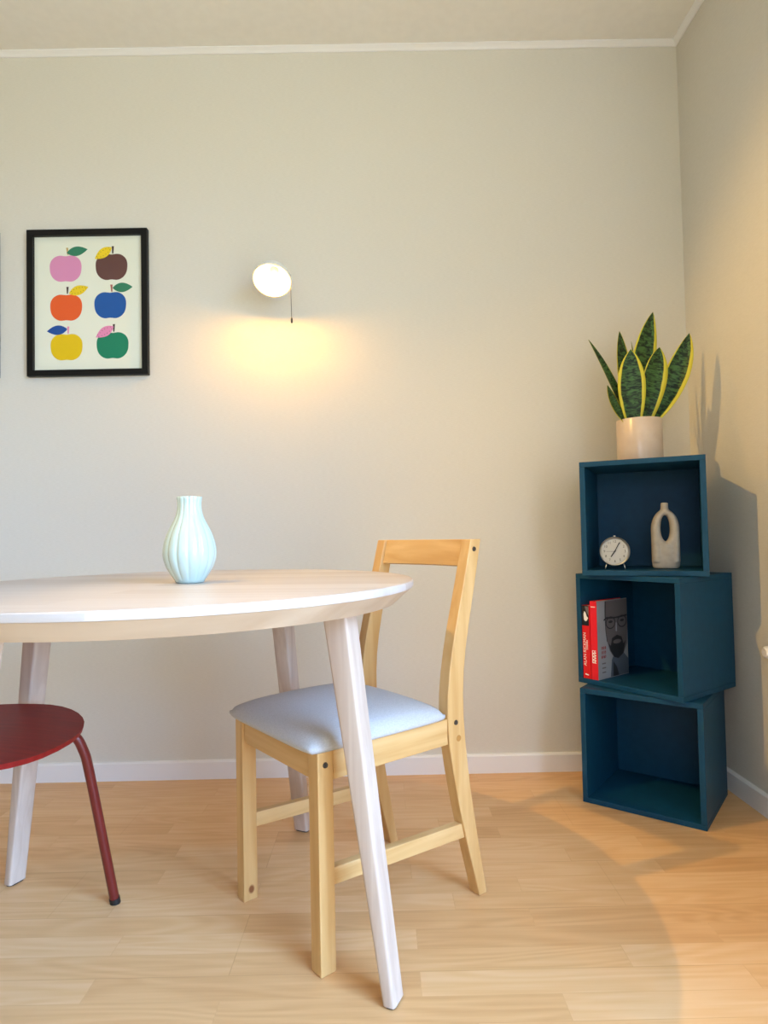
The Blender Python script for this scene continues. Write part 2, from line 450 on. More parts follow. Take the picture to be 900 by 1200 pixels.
def redleg(sx, sy):
    pts = spline([(.05*sx, .07*sy, .419), (.115*sx, .107*sy, .420), (.155*sx, .130*sy, .411), (.171*sx, .144*sy, .375), (.178*sx, .161*sy, .305), (.198*sx, .220*sy, .008)], 8)
    leg = obj('leg', tube(bmesh.new(), pts, .0105, 16), M_redm, red, math.radians(50))
    p = pts[-1]; q = pts[-4]; d = (p-q).normalized()
    obj('foot_cap', tube(bmesh.new(), [p-d*.006, p, p+d*.0085], .0118, 16), M_black, leg, math.radians(50))
for sx in (1, -1.05):
    for sy in (1, -1): redleg(sx, sy)
# backrest, continuing from the rear of the seat
def back_shell():
    rings = []
    for k in range(15):
        t = k/14; z = .437+.40*t; w = .10+.075*math.sin(PI*min(1, t*1.05))**.8 if t > .25 else .085+.05*t
        if t > .9: w *= math.sqrt(max(.05, 1-((t-.9)/.1)**2*.7))
        row = []
        for i in range(13):
            s = 2*i/12-1
            row.append((-.185-.13*t**1.0-.03*math.sin(PI*t)+.03*s*s, s*w, z))
        rings.append(row)
    bm = loft(bmesh.new(), rings, cap=False, closed=False)
    bmesh.ops.recalc_face_normals(bm, faces=bm.faces)
    bmesh.ops.solidify(bm, geom=bm.faces[:], thickness=.011)
    return bm
obj('backrest', back_shell(), M_red, red, math.radians(60))

# ------------------------------------------------------------ storage cubes
BS, BD, BT = .35, .305, .016
def cube_unit(label, loc, rz, src=None):
    if src is None:
        t = thing('storage_cube', label, 'shelf', loc, rz, 'blue storage cubes stacked in the corner')
        e = .0012
        obj('top_panel', mkbox(0, BS, 0, BD, BS-BT, BS-.0005), M_blue, t, bevel=e)
        obj('bottom_panel', mkbox(0, BS, 0, BD, .0005, BT), M_blue, t, bevel=e)
        obj('side_panel', mkbox(0, BT, 0, BD, BT+.0001, BS-BT-.0001), M_blue, t, bevel=e)
        obj('side_panel', mkbox(BS-BT, BS, 0, BD, BT+.0001, BS-BT-.0001), M_blue, t, bevel=e)
        obj('back_panel', mkbox(BT, BS-BT, BD-.012, BD-.004, BT, BS-BT), M_blue, t)
        return t
    t = src.copy(); C.objects.link(t); t.location = loc; t.rotation_euler = (0, 0, rz); t['label'] = label
    for ch in src.children:
        c = ch.copy(); C.objects.link(c); c.parent = t
    return t
B1, B1t = Vector((.6055, -.2602, 0)), -.6604
B2, B2t = Vector((.6255, -.1845, .35)), -.9399
B3, B3t = Vector((.6136, -.2928, .70)), -.4493
cube1 = cube_unit('empty petrol blue open cube standing on the floor, bottom of the stack', B1, B1t)
cube2 = cube_unit('petrol blue open cube holding two books, middle of the stack', B2, B2t, cube1)
cube3 = cube_unit('petrol blue open cube with the clock and bottle vase, top of the stack', B3, B3t, cube1)
def inbox(B, t, e, n, z):
    return Vector((B.x+math.cos(t)*e-math.sin(t)*n, B.y+math.sin(t)*e+math.cos(t)*n, B.z+z))

# --------------------------------------------------------------------- books
M_bred = mat('red_cover', lin(214, 14, 22), .35)
M_bred2 = mat('bright_red_cover', lin(226, 22, 40), .35)
M_bblack = mat('black_cover', lin(16, 18, 22), .4)
M_paper = mat('book_paper', lin(225, 218, 200), .8)
M_white = mat('white_print', lin(240, 238, 236), .5)
M_bgrey = mat('grey_cover', lin(150, 152, 158), .4)
M_g2 = mat('mid_grey_print', lin(104, 98, 100), .5)
M_g3 = mat('dark_grey_print', lin(38, 38, 42), .5)
M_g4 = mat('shirt_grey_print', lin(84, 92, 104), .5)
M_dred = mat('dark_red_print', lin(140, 24, 38), .5)
def book(name, label, e0, n0, th, dp, ht, mat_s, mat_c, rz=0):
    P = inbox(B2, B2t, e0, n0, BT+.0002)
    t = thing(name, label, 'book', P, B2t+rz, 'books in the middle cube')
    obj('page_block', mkbox(.002, th-.002, .002, dp-.004, .003, ht-.003), M_paper, t)
    obj('spine', mkbox(0, th, 0, .002, 0, ht), mat_s, t, bevel=.0005)
    obj('front_cover', mkbox(th-.002, th, .002, dp, 0, ht), mat_c, t)
    obj('back_cover', mkbox(0, .002, .002, dp, 0, ht), mat_s, t)
    return t
def spine_text(t, body, size, x, z, m, name='title_lettering', sx=1):
    me = text_mesh(body, size)
    # text reads upwards: glyph x -> +z, glyph y -> -x, normal -> -y
    me.transform(basis((0, 0, sx), (-1, 0, 0), (0, -1, 0), (x, -.0003, z)))
    return obj(name, me, m, t)
bk1 = book('book', 'red and black book with white spine title, against the cube side', .0178, .003, .0282, .155, .232, M_bred, M_bred)
bm = bmesh.new(); poly(bm, [(.0002, .168), (.0263, .168), (.0263, .2318), (.0002, .2318)], -.0003, 0)
poly(bm, [(.008, .187), (.013, .182), (.019, .184), (.024, .193), (.019, .198), (.015, .210), (.010, .214), (.007, .205)], -.0006, 1)
poly(bm, [(.016, .215), (.026, .200), (.026, .228), (.012, .230)], -.0005, 2)
obj('spine_photo', bm, [M_bblack, M_white, M_g2], bk1)
spine_text(bk1, 'ALAN RICKMAN', .0145, .0085, .093, M_white)
spine_text(bk1, 'DIARIES', .0080, .0175, .107, M_white, 'subtitle_lettering', 1.1)
bm = bmesh.new(); poly(bm, [(.006, .012), (.020, .010), (.021, .013), (.009, .016)], -.0003, 0)
obj('publisher_mark', bm, M_white, bk1)
bk2 = book('book', 'bright red spined book with a grey portrait cover, facing the empty half', .0475, .004, .0245, .165, .247, M_bred2, M_bgrey)
bm = bmesh.new(); poly(bm, [(.004, .228), (.020, .228), (.020, .2305), (.004, .2305)], -.0003)
obj('spine_rule', bm, M_white, bk2)
def strokes(x0, x1, z0, z1, n):
    """a line of blurred, joined-up capitals running up the spine"""
    bm = bmesh.new(); h = (z1-z0)/n; w = x1-x0
    P = [(x0, z0)]; Q = []
    for i in range(n):
        a = z0+h*i; c = x0+w*(.30 if i % 2 else .45)
        Q += [(x1, a), (x1, a+h*.30), (c, a+h*.30), (c, a+h*.80), (x1-w*.1*(i % 2), a+h*.80), (x1-w*.1*(i % 2), a+h)]
    poly(bm, P+Q+[(x0, z1)], -.0003); return bm
obj('title_lettering', strokes(.005, .0115, .052, .092, 4), M_white, bk2)
obj('title_lettering', strokes(.0125, .019, .052, .092, 5), M_white, bk2)
# portrait on the front cover (plane x = th), u = depth from the spine, v = height
bm = bmesh.new(); XC = .0245
def cp(pts, mi, l):
    f = bm.faces.new([bm.verts.new((XC+.0002*l, u, v)) for u, v in pts]); f.material_index = mi
def ell(cu, cv, a, b, n=28, a0=0, a1=2*PI):
    return [(cu+a*math.cos(a0+(a1-a0)*i/n), cv+b*math.sin(a0+(a1-a0)*i/n)) for i in range(n)]
cp([(.066, .002), (.074, .055), (.09, .075), (.13, .08), (.164, .05), (.164, .002)], 3, 1)              # shirt
cp([(.080, .002), (.082, .05), (.1, .03), (.112, .002)], 2, 2)
cp([(.046, .245), (.044, .20), (.045, .15), (.052, .115), (.064, .085), (.085, .062), (.11, .055), (.14, .07), (.16, .1), (.164, .15), (.164, .245)], 1, 2)   # head
cp([(.058, .11), (.068, .085), (.088, .062), (.11, .056), (.138, .07), (.152, .11), (.14, .1), (.13, .124), (.105, .132), (.078, .124), (.07, .1)], 2, 3)   # beard
cp(ell(.105, .111, .022, .007), 1, 4)                                                                   # mouth
cp([(.036, .188), (.05, .194), (.095, .191), (.108, .191), (.163, .194), (.163, .189), (.11, .186), (.093, .186), (.05, .188), (.036, .182)], 2, 4)   # brow bar of the glasses
for cu in (.072, .135):
    o_ = ell(cu, .174, .026, .02); i_ = ell(cu, .174, .022, .0165)
    for k in range(28):
        j = (k+1) % 28; cp([o_[k], o_[j], i_[j], i_[k]], 2, 4)
    cp(ell(cu, .177, .011, .004), 2, 4)                                                                 # eye
cp([(.100, .172), (.0985, .146), (.102, .142), (.106, .146), (.106, .172)], 0, 3)                        # nose
cp([(.044, .245), (.042, .20), (.044, .15), (.050, .115), (.0525, .116), (.047, .15), (.046, .20), (.049, .245)], 2, 3)
obj('cover_portrait', bm, [M_bgrey, M_g2, M_g3, M_g4], bk2)
bm = bmesh.new()
random.seed(5)
for v, h in ((.092, .011), (.078, .011), (.065, .010)):
    for i in range(4):
        u = .020+i*.0065; 
        cp([(u, v), (u+.0022, v), (u+.0022, v+h), (u, v+h)], 0, 1); cp([(u+.0022, v+h*random.choice((.0, .4, .75))), (u+.005, v+h*.2), (u+.005, v+h*.5), (u+.0022, v+h)], 0, 1)
for v in (.047, .033, .019):
    cp([(.022, v), (.042, v), (.042, v+.004), (.022, v+.004)], 1, 1)
obj('cover_lettering', bm, [M_dred, M_g2], bk2)

# --------------------------------------------------------------- alarm clock
M_chrome = mat('brushed_steel', lin(214, 214, 212), .4, metal=1)
M_dial = mat('clock_dial', lin(186, 187, 184), .5)
M_ink = mat('clock_ink', lin(24, 24, 24), .5)
ck = thing('alarm_clock', 'small round steel alarm clock with white dial in the top cube', 'clock', inbox(B3, B3t, .0915, .055, BT+.0001), B3t+.06)
CZ, CR = .0560, .0450
face = basis((1, 0, 0), (0, 0, 1), (0, -1, 0), (0, 0, CZ))          # local z -> towards the viewer (-y)
bm = lathe(bmesh.new(), [(0, -.036), (.031, -.036), (.039, -.033), (.042, -.028), (.0425, .0), (.045, .003), (.045, .008), (.0425, .011), (.0395, .0085), (.0385, .004), (0, .004)], 64)
obj('case', xform(bm, face), M_chrome, ck, math.radians(35))
dial = obj('dial', xform(lathe(bmesh.new(), [(0, .0052), (.0388, .0052), (.0388, .0042), (0, .0042)], 64), face), M_dial, ck)
M_num = []
for h in range(1, 13):
    a = PI/2-h*PI/6
    me = text_mesh(str(h), .0105, .0001); me.transform(face @ Matrix.Translation((0.0302*math.cos(a), 0.0302*math.sin(a), .0056)))
    obj('numeral', me, M_ink, dial)
def hand(name, ang, l, w, back, z, m):
    d = Vector((math.sin(ang), math.cos(ang))); q = Vector((d.y, -d.x)); bm = bmesh.new(); rr = []
    pts = [-d*back-q*w*.5, -d*back+q*w*.5, d*l*.85+q*w*.5, d*l, d*l*.85-q*w*.5]
    loft(bm, [[(p.x, p.y, zz) for p in pts] for zz in (z, z+.0005)])
    obj(name, xform(bm, face), m, ck)
hand('minute_hand', math.radians(28), .0335, .0026, .007, .0072, M_ink)
hand('hour_hand', math.radians(214), .022, .0036, .006, .0064, M_ink)
hand('alarm_hand', math.radians(270), .026, .0008, .004, .0059, M_ink)
obj('hand_pin', xform(lathe(bmesh.new(), [(0, .0085), (.0022, .008), (.0024, .0055), (0, .0055)], 20), face), M_ink, ck)
obj('alarm_button', lathe(bmesh.new(), [(0, CZ+CR+.0045), (.0035, CZ+CR+.004), (.0040, CZ+CR+.001), (.0022, CZ+CR-.001), (.0022, CZ+CR-.006), (0, CZ+CR-.006)], 20), M_chrome, ck, math.radians(40))
for s in (-1, 1):
    obj('leg', tube(bmesh.new(), [(s*.0235, 0, CZ-.034), (s*.0275, -.002, .008), (s*.0295, -.003, .0012)], [.0016, .0021, .0012], 10), M_chrome, ck, 0)

# ------------------------------------------------------------ bottle vase
M_stone = noise_mat('sand_ceramic', lin(162, 156, 146), lin(172, 166, 156), (1, 1, 1), 60, .85, .2, 350, bdist=.0005)
def bottle_vase():
    bm = bmesh.new()
    def ball(c, s, seg=24):
        r = bmesh.ops.create_uvsphere(bm, u_segments=seg, v_segments=16, radius=1)
        bmesh.ops.transform(bm, matrix=Matrix.Translation(c) @ Matrix.Diagonal((*s, 1)), verts=r['verts'])
    def column(rows):
        rings = [[(cx+a*math.cos(2*PI*i/32), b*math.sin(2*PI*i/32), z) for i in range(32)] for cx, z, a, b in rows]
        loft(bm, rings)
    # the elongated ring around the oval hole, and the straight outer flanks
    n, k = 48, 24; ring = []
    for i in range(n):
        t = 2*PI*i/n; c = Vector((.0270*math.cos(t), 0, .1215+.0520*math.sin(t))); tr = .0138-.0045*max(0, math.sin(t))**2
        d = Vector((.0545*math.cos(t), 0, .0270*math.sin(t))).normalized()
        ring.append([bm.verts.new(c+d*tr*math.cos(2*PI*j/k)+Vector((0, (.021-.004*max(0, math.sin(t))**2)*math.sin(2*PI*j/k), 0))) for j in range(k)])
    for i in range(n):
        for j in range(k):
            bm.faces.new((ring[i][j], ring[(i+1) % n][j], ring[(i+1) % n][(j+1) % k], ring[i][(j+1) % k]))
    for s in (-1, 1):
        column([(s*.0270, z, .0138, .0215) for z in (.02, .06, .09, .1215)])
    # base with a rounded foot
    column([(0, 0, .034, .0185), (0, .003, .0375, .0200), (0, .010, .0398, .0212), (0, .03, .0408, .0218), (0, .055, .0408, .0216), (0, .068, .0405, .0205), (0, .077, .039, .0170), (0, .081, .036, .0120)])
    # shoulder and neck
    column([(0, .166, .019, .0160), (0, .172, .0165, .0150), (0, .179, .0130, .0130), (0, .184, .0115, .0118), (0, .19, .0112, .0115), (0, .203, .0116, .0116)])
    bmesh.ops.recalc_face_normals(bm, faces=bm.faces)
    me = bpy.data.meshes.new('b'); bm.to_mesh(me); bm.free()
    o = bpy.data.objects.new('b', me); C.objects.link(o)
    r = o.modifiers.new('r', 'REMESH'); r.mode = 'VOXEL'; r.voxel_size = .0017
    s = o.modifiers.new('s', 'SMOOTH'); s.factor = .5; s.iterations = 34
    bpy.context.view_layer.update()
    out = bpy.data.meshes.new_from_object(o.evaluated_get(bpy.context.evaluated_depsgraph_get()))
    bpy.data.objects.remove(o); bpy.data.meshes.remove(me)
    return out
bv = obj('bottle_vase', bottle_vase(), M_stone, None, 0)
bv.location = inbox(B3, B3t, .2345, .11, BT+.0006); bv.rotation_euler = (0, 0, B3t+.18)
tag(bv, 'sand coloured bottle vase with an oval hole, beside the alarm clock', 'vase')

# --------------------------------------------------------------- plant + pot
PP = inbox(B3, B3t, .167, .15, BS)
plant = thing('potted_snake_plant', 'potted snake plant with yellow edged leaves on top of the stacked cubes', 'plant', PP, 0)
M_pot = noise_mat('pinkish_ceramic', lin(192, 174, 156), lin(202, 185, 168), (1, 1, 1), 20, .28, coat=.3)
PH, PR = .138, .0690
obj('pot', lathe(bmesh.new(), [(0, 0), (PR-.004, 0), (PR-.001, .003), (PR, .01), (PR, PH-.003), (PR-.0015, PH), (PR-.0045, PH), (PR-.006, PH-.004), (PR-.006, .02), (0, .02)], 72), M_pot, plant, math.radians(35))
M_soil = noise_mat('soil', lin(40, 30, 24), lin(70, 54, 42), (1, 1, 1), 120, .95, .8, 150)
obj('soil', lathe(bmesh.new(), [(0, .020), (PR-.0062, .020), (PR-.0062, PH-.020), (0, PH-.014)], 40), M_soil, plant, 0)
def leaf_mat():
    m = mat('snake_plant_leaf', lin(30, 70, 40), .45, .3); nt, N, L, b = nodes(m)
    uv = N('ShaderNodeUVMap'); uv.uv_map = 'UVMap'
    sp = N('ShaderNodeSeparateXYZ'); L(uv.outputs['UV'], sp.inputs[0])
    tc = N('ShaderNodeTexCoord')
    # margin: |u-.5|
    a = N('ShaderNodeMath', operation='SUBTRACT'); L(sp.outputs['X'], a.inputs[0]); a.inputs[1].default_value = .5
    ab = N('ShaderNodeMath', operation='ABSOLUTE'); L(a.outputs[0], ab.inputs[0])
    n1 = N('ShaderNodeTexNoise'); n1.inputs['Scale'].default_value = 22; L(tc.outputs['Object'], n1.inputs['Vector'])
    ad = N('ShaderNodeMath', operation='MULTIPLY_ADD'); L(n1.outputs['Fac'], ad.inputs[0]); ad.inputs[1].default_value = .10; L(ab.outputs[0], ad.inputs[2])
    mr = N('ShaderNodeValToRGB'); mr.color_ramp.elements[0].position = .43; mr.color_ramp.elements[1].position = .455; L(ad.outputs[0], mr.inputs['Fac'])
    # wavy cross bands
    mp = N('ShaderNodeMapping'); mp.inputs['Scale'].default_value = (3.2, 34, 1); L(uv.outputs['UV'], mp.inputs['Vector'])
    n2 = N('ShaderNodeTexNoise', noise_dimensions='4D'); n2.inputs['Scale'].default_value = 1; n2.inputs['Detail'].default_value = 3; n2.inputs['Distortion'].default_value = 1.1
    oi = N('ShaderNodeObjectInfo'); L(oi.outputs['Random'], n2.inputs['W']); L(mp.outputs['Vector'], n2.inputs['Vector'])
    cr = N('ShaderNodeValToRGB'); L(n2.outputs['Fac'], cr.inputs['Fac'])
    cr.color_ramp.elements[0].position = .42; cr.color_ramp.elements[0].color = lin(12, 34, 18)
    cr.color_ramp.elements[1].position = .62; cr.color_ramp.elements[1].color = lin(64, 102, 52)
    mx = N('ShaderNodeMix', data_type='RGBA'); L(mr.outputs['Color'], mx.inputs['Factor']); L(cr.outputs['Color'], mx.inputs['A'])
    mx.inputs['B'].default_value = lin(196, 188, 58)
    L(mx.outputs['Result'], b.inputs['Base Color'])
    return m
M_leaf = leaf_mat()
def leaf(base, tip, width, bend, face, wpos=.45, cup=.18, wbase=.5, us=0, uk=1):
    """blade from base to tip; bend pushes the middle sideways; face = direction the blade's front looks"""
    b, t, bd, fc = Vector(base), Vector(tip), Vector(bend), Vector(face).normalized()
    n, m = 30, 8; rings = []
    bm = bmesh.new(); uvl = bm.loops.layers.uv.new('UVMap'); G = []
    for i in range(n+1):
        s = i/n
        P = (1-s)**2*b+2*s*(1-s)*((b+t)/2+bd)+s*s*t
        T = (2*(1-s)*((b+t)/2+bd-b)+2*s*(t-((b+t)/2+bd))).normalized()
        side = T.cross(fc).normalized(); nr = side.cross(T).normalized()
        if s < wpos: w = wbase+(1-wbase)*math.sin(PI/2*s/wpos)
        else:
            q = (s-wpos)/(1-wpos); w = max(0, 1-q**2.1)**.85
        w = max(w*width/2, .0006)
        row = []
        for j in range(m+1):
            v = 2*j/m-1
            row.append((P+side*v*w+nr*(cup*w*(v*v)), j/m, s))
        # us shifts the yellow margin to one side, uk < 1 narrows it
        G.append(row)
    V = [[bm.verts.new(p[0]) for p in r] for r in G]; V2 = []
    for i, r in enumerate(V):
        row = []
        for j, v in enumerate(r):
            s = i/n; P = G[i][j][0]
            th = .0032*(1-.75*s)*(1-.7*abs(2*j/m-1))+.0004
            row.append(bm.verts.new(P-fc*th))
        V2.append(row)
    def quad(vs, uvs):
        f = bm.faces.new(vs); f.smooth = True
        for l, u in zip(f.loops, uvs): l[uvl].uv = (.5+(u[0]-.5)*uk+us, u[1])
    for i in range(n):
        for j in range(m):
            uvs = [(j/m, i/n), ((j+1)/m, i/n), ((j+1)/m, (i+1)/n), (j/m, (i+1)/n)]
            quad((V[i][j], V[i][j+1], V[i+1][j+1], V[i+1][j]), uvs)
            quad((V2[i][j], V2[i+1][j], V2[i+1][j+1], V2[i][j+1]), [uvs[0], uvs[3], uvs[2], uvs[1]])
        for j in (0, m):
            u = j/m; quad((V[i][j], V[i+1][j], V2[i+1][j], V2[i][j]), [(u, i/n), (u, (i+1)/n), (u, (i+1)/n), (u, i/n)])
    obj('leaf', bm, M_leaf, plant)
ZB = PH-.018
# tips in the plant's own frame (x right, y back, z up)
leaf((.004, .020, ZB), (.070, .030, .497), .082, (-.022, .004, 0), (.10, -1, .1), .50, us=.03)          # tallest, behind
leaf((.022, .004, ZB), (.166, -.012, .412), .076, (.030, .0, -.035), (-.30, -1, .25), .55, .35, us=.05)      # right, leaning
leaf((.008, -.012, ZB), (.062, -.028, .364), .080, (.006, -.010, .01), (.12, -1, .15), .55, us=.055)       # front right
leaf((-.022, -.016, ZB), (-.031, -.032, .358), .084, (-.010, -.008, 0), (-.2, -1, .15), .52, us=.01, uk=1.04)      # front left
leaf((-.016, .022, ZB), (-.040, .034, .437), .056, (-.004, 0, 0), (.3, -1, 0), .5, uk=.9)              # back left
leaf((-.030, .004, ZB), (-.152, .004, .402), .036, (.020, 0, -.004), (.5, -1, .3), .4, .3, uk=.82)        # far left, thin
leaf((-.036, -.018, ZB), (-.108, -.030, .246), .040, (-.022, 0, -.022), (.45, -1, .35), .55, .35, us=-.09)      # low left
leaf((-.002, .030, ZB), (-.008, .020, .398), .012, (.018, 0, 0), (0, -1, 0), .4)                 # young spear

# ------------------------------------------------------------ framed prints
M_fr = mat('black_frame', lin(12, 12, 12), .45, .25)
M_pr = mat('print_paper', lin(226, 229, 212), .3, .5)
M_back = mat('hardboard', lin(120, 92, 66), .8)
APC = dict(pink=lin(214, 140, 180), brown=lin(96, 62, 58), orange=lin(226, 92, 38), blue=lin(14, 84, 160), yellow=lin(222, 188, 14), green=lin(16, 124, 92),
           lgreen=lin(44, 122, 92), lyellow=lin(232, 200, 30), lblue=lin(22, 76, 152), lpink=lin(222, 136, 178), dark=lin(62, 48, 46), tan=lin(196, 168, 110), rose=lin(170, 96, 84), lpstem=lin(222, 140, 170))
AK = list(APC); AM = {k: mat('print_'+k, APC[k], .3) for k in AK}
AM['vein'] = mat('print_vein', lin(90, 84, 40), .3); AK.append('vein')
FW, FH, FM = .4275, .5250, .0215
def frame_thing(label, x):
    t = thing('picture_frame', label, 'picture', (x, -.0008, 1.4215), 0, 'black framed prints on the wall')
    w, h, m = FW/2, FH, FM
    bm = bmesh.new()
    o4 = [(-w, 0), (w, 0), (w, h), (-w, h)]; i4 = [(-w+m, m), (w-m, m), (w-m, h-m), (-w+m, h-m)]
    secs = []
    for (ox, oz), (ix, iz) in zip(o4, i4):
        secs.append([(ox, 0, oz), (ox, -.020, oz), (ix, -.020, iz), (ix, -.004, iz), (ix, 0, iz)])
    V = [[bm.verts.new(p) for p in s] for s in secs]
    for k in range(4):
        a, b = V[k], V[(k+1) % 4]
        for i in range(5):
            j = (i+1) % 5; bm.faces.new((a[i], a[j], b[j], b[i]))
    obj('frame', bm, M_fr, t, bevel=.0008)
    obj('backing_board', mkbox(-w+m, w-m, -.004, -.001, m, h-m), M_back, t)
    return t
def apple(bm, cx, cz, w, h, col):
    pts = []
    for i in range(56):
        a = 2*PI*i/56; c, s = math.cos(a), math.sin(a); ex = 2/2.45
        x = math.copysign(abs(c)**ex, c); z = math.copysign(abs(s)**ex, s)
        z -= .10*math.exp(-(x/.28)**2)*(1 if z > 0 else -.9)
        x *= 1+.05*z
        pts.append((cx+x*w/2, cz+z*h/2))
    poly(bm, pts, -.0062, AK.index(col))
def pleaf(bm, a, b, wd, col, veins=None):
    a, b = Vector(a), Vector(b); d = b-a; q = Vector((-d.y, d.x)).normalized(); n = 14; up_, dn = [], []
    for i in range(n+1):
        s = i/n; w = wd/2*math.sin(PI*s**.9)**.9; p = a+d*s
        up_.append(p+q*w); dn.append(p-q*w)
    poly(bm, [tuple(p) for p in up_+dn[-2:0:-1]], -.0065, AK.index(col))
    if veins:
        for i in range(2, n-1, 2):
            s = i/n; p = a+d*s; w = wd/2*math.sin(PI*s**.9)
            for sg in (-1, 1):
                c = p+q*sg*w*.5
                poly(bm, [(c.x-.0011, c.y-.0011), (c.x+.0011, c.y-.0011), (c.x+.0011, c.y+.0011), (c.x-.0011, c.y+.0011)], -.0068, AK.index('vein'))
def stem(bm, x, z, h, lean, col):
    poly(bm, [(x-.0022, z), (x+.0022, z), (x+.0045+lean, z+h), (x-.0035+lean, z+h)], -.0064, AK.index(col))
frame1 = frame_thing('black framed print of six coloured apples, left of the wall lamp', -1.0290)
bm = bmesh.new()
w, h, m = FW/2, FH, FM
f = poly(bm, [(-w+m, m), (w-m, m), (w-m, h-m), (-w+m, h-m)], -.0058, len(AK))
# photo print in zoom pixels (155..790, 135..912) -> frame metres
def zp(px, py): return ((px-473)/635*FW, (1-(py-140)/772)*FH)
def ap(px, py, col, wpx=168, hpx=146):
    c = zp(px, py); apple(bm, c[0], c[1], wpx/635*FW, hpx/772*FH, col)
ap(352, 341, 'pink'); ap(595, 336, 'brown'); ap(354, 548, 'orange'); ap(587, 539, 'blue'); ap(355, 757, 'yellow'); ap(598, 752, 'green')
def st(px, py, py2, col, lean=0):
    a = zp(px, py); b = zp(px, py2); stem(bm, a[0], a[1], b[1]-a[1], lean, col)
st(364, 268, 230, 'tan', -.003); st(602, 265, 226, 'dark', 0); st(361, 475, 438, 'dark', 0); st(596, 468, 430, 'rose', -.002); st(364, 686, 648, 'lpstem', 0); st(605, 680, 640, 'dark', 0)
def lf(x0, y0, x1, y1, col, v=None, wd=.034): pleaf(bm, zp(x0, y0), zp(x1, y1), wd, col, v)
lf(358, 258, 469, 240, 'lgreen'); lf(597, 232, 507, 292, 'lyellow', 1); lf(369, 474, 472, 440, 'lyellow', 1); lf(600, 448, 706, 444, 'lgreen'); lf(360, 662, 252, 672, 'lblue'); lf(604, 652, 510, 708, 'lpink', 1)
obj('print', bm, [AM[k] for k in AK]+[M_pr], frame1)
frame2 = frame_thing('black picture frame cut off by the left edge of the photo', -1.3470-FW/2)
bm = bmesh.new(); poly(bm, [(-w+m, m), (w-m, m), (w-m, h-m), (-w+m, h-m)], -.0058, 0)
obj('print', bm, M_pr, frame2)

# ------------------------------------------------------------------ wall lamp
LC = Vector((-.350, -.155, 1.692)); LN = Vector((-.05, -.55, -.835)).normalized()
lampo = thing('wall_lamp', 'lit white dome wall lamp with pull cord, right of the apple print', 'lamp', (-.345, -.001, 1.725))
org = Vector(lampo.location)
M_shade = mat('white_lamp_metal', lin(225, 226, 222), .4)
M_shin = mat('white_lamp_inside', lin(245, 243, 238), .6)
zx = Vector((0, 0, 1)).cross(LN).normalized(); zy = LN.cross(zx)
LB = basis(zx, zy, LN, LC-org)
R = .064
outer = [(R*math.sin(a), -R*math.cos(a)) for a in [PI/2*i/14 for i in range(15)]]
inner = [((R-.003)*math.sin(a), -(R-.003)*math.cos(a)) for a in [PI/2*(14-i)/14 for i in range(15)]]
bm = lathe(bmesh.new(), [(r if r > 1e-5 else 0, z) for r, z in outer]+[(r if r > 1e-5 else 0, z) for r, z in inner], 64)
obj('shade', xform(bm, LB), M_shade, lampo, math.radians(40))
bulb_m = mat('lamp_bulb', (1, .9, .75, 1), .4, emit=(1, .48, .065, 1), estr=420)
bm = bmesh.new(); bmesh.ops.create_uvsphere(bm, u_segments=24, v_segments=16, radius=.022)
obj('bulb', xform(bm, LB @ Matrix.Translation((0, 0, -.004))), bulb_m, lampo, 0)
bm = lathe(bmesh.new(), [(0, -.0612), (.014, -.0600), (.014, -.030), (.012, -.0245), (0, -.0245)], 24)
obj('bulb_socket', xform(bm, LB), M_shin, lampo, math.radians(40))
bk = LC-org-LN*(R-.001)
bm = tube(bmesh.new(), [bk+LN*.002, bk-LN*.012, Vector((bk.x+.004, -.085, bk.z+.006)), Vector((bk.x+.004, -.05, bk.z-.004)), Vector((bk.x+.004, -.004, bk.z-.006))], .009, 16)
obj('arm', bm, M_shade, lampo, math.radians(50))
bm = lathe(bmesh.new(), [(0, 0), (.030, 0), (.030, .006), (.027, .009), (0, .009)], 40)
obj('wall_plate', xform(bm, basis((1, 0, 0), (0, 0, 1), (0, -1, 0), (bk.x+.004, 0, bk.z-.006))), M_shade, lampo, math.radians(40))
M_cord = mat('grey_cord', lin(96, 98, 96), .6)
cx = -.2890-org.x; cy = -.150-org.y
cord = obj('pull_cord', tube(bmesh.new(), [(cx-.005, cy, 1.722-org.z), (cx, cy, 1.712-org.z), (cx+.0015, cy, 1.566-org.z)], .0011, 8), M_cord, lampo, 0)
bm = lathe(bmesh.new(), [(0, .010), (.0022, .009), (.0034, .003), (.0034, -.006), (.0024, -.009), (0, -.010)], 20)
obj('pull_knob', xform(bm, Matrix.Translation((cx+.002, cy, 1.559-org.z))), M_black, cord, 0)

# ------------------------------------------------------- fitting, right edge
M_plast = mat('white_plastic', lin(236, 234, 230), .35)
sf = thing('wall_fitting', 'small white rounded fitting on the right wall at the photo edge', 'wall fitting', (W-.0005, -.4385, .482))
bm = lathe(bmesh.new(), [(0, 0), (.021, 0), (.021, .004), (.0185, .008), (.017, .020), (.012, .025), (0, .026)], 36)
obj('round_cap', xform(bm, basis((0, 1, 0), (0, 0, 1), (1, 0, 0)) @ Matrix.Rotation(PI, 4, 'X')), M_plast, sf, math.radians(40))

# -------------------------------------------------------------------- lights
WARM = (1, .60, .16)
sl = bpy.data.lights.new('ceiling_spotlight', 'SPOT'); sl.energy = 105; sl.color = WARM; sl.shadow_soft_size = .012   # ceiling spotlight above the table, out of frame
sl.spot_size = math.radians(76); sl.spot_blend = .6
so = bpy.data.objects.new('ceiling_spotlight', sl); C.objects.link(so); so.location = (-1.15, -1.10, 2.45)
so.rotation_euler = Vector((2.0, -.08, -1.72)).to_track_quat('-Z', 'Y').to_euler()
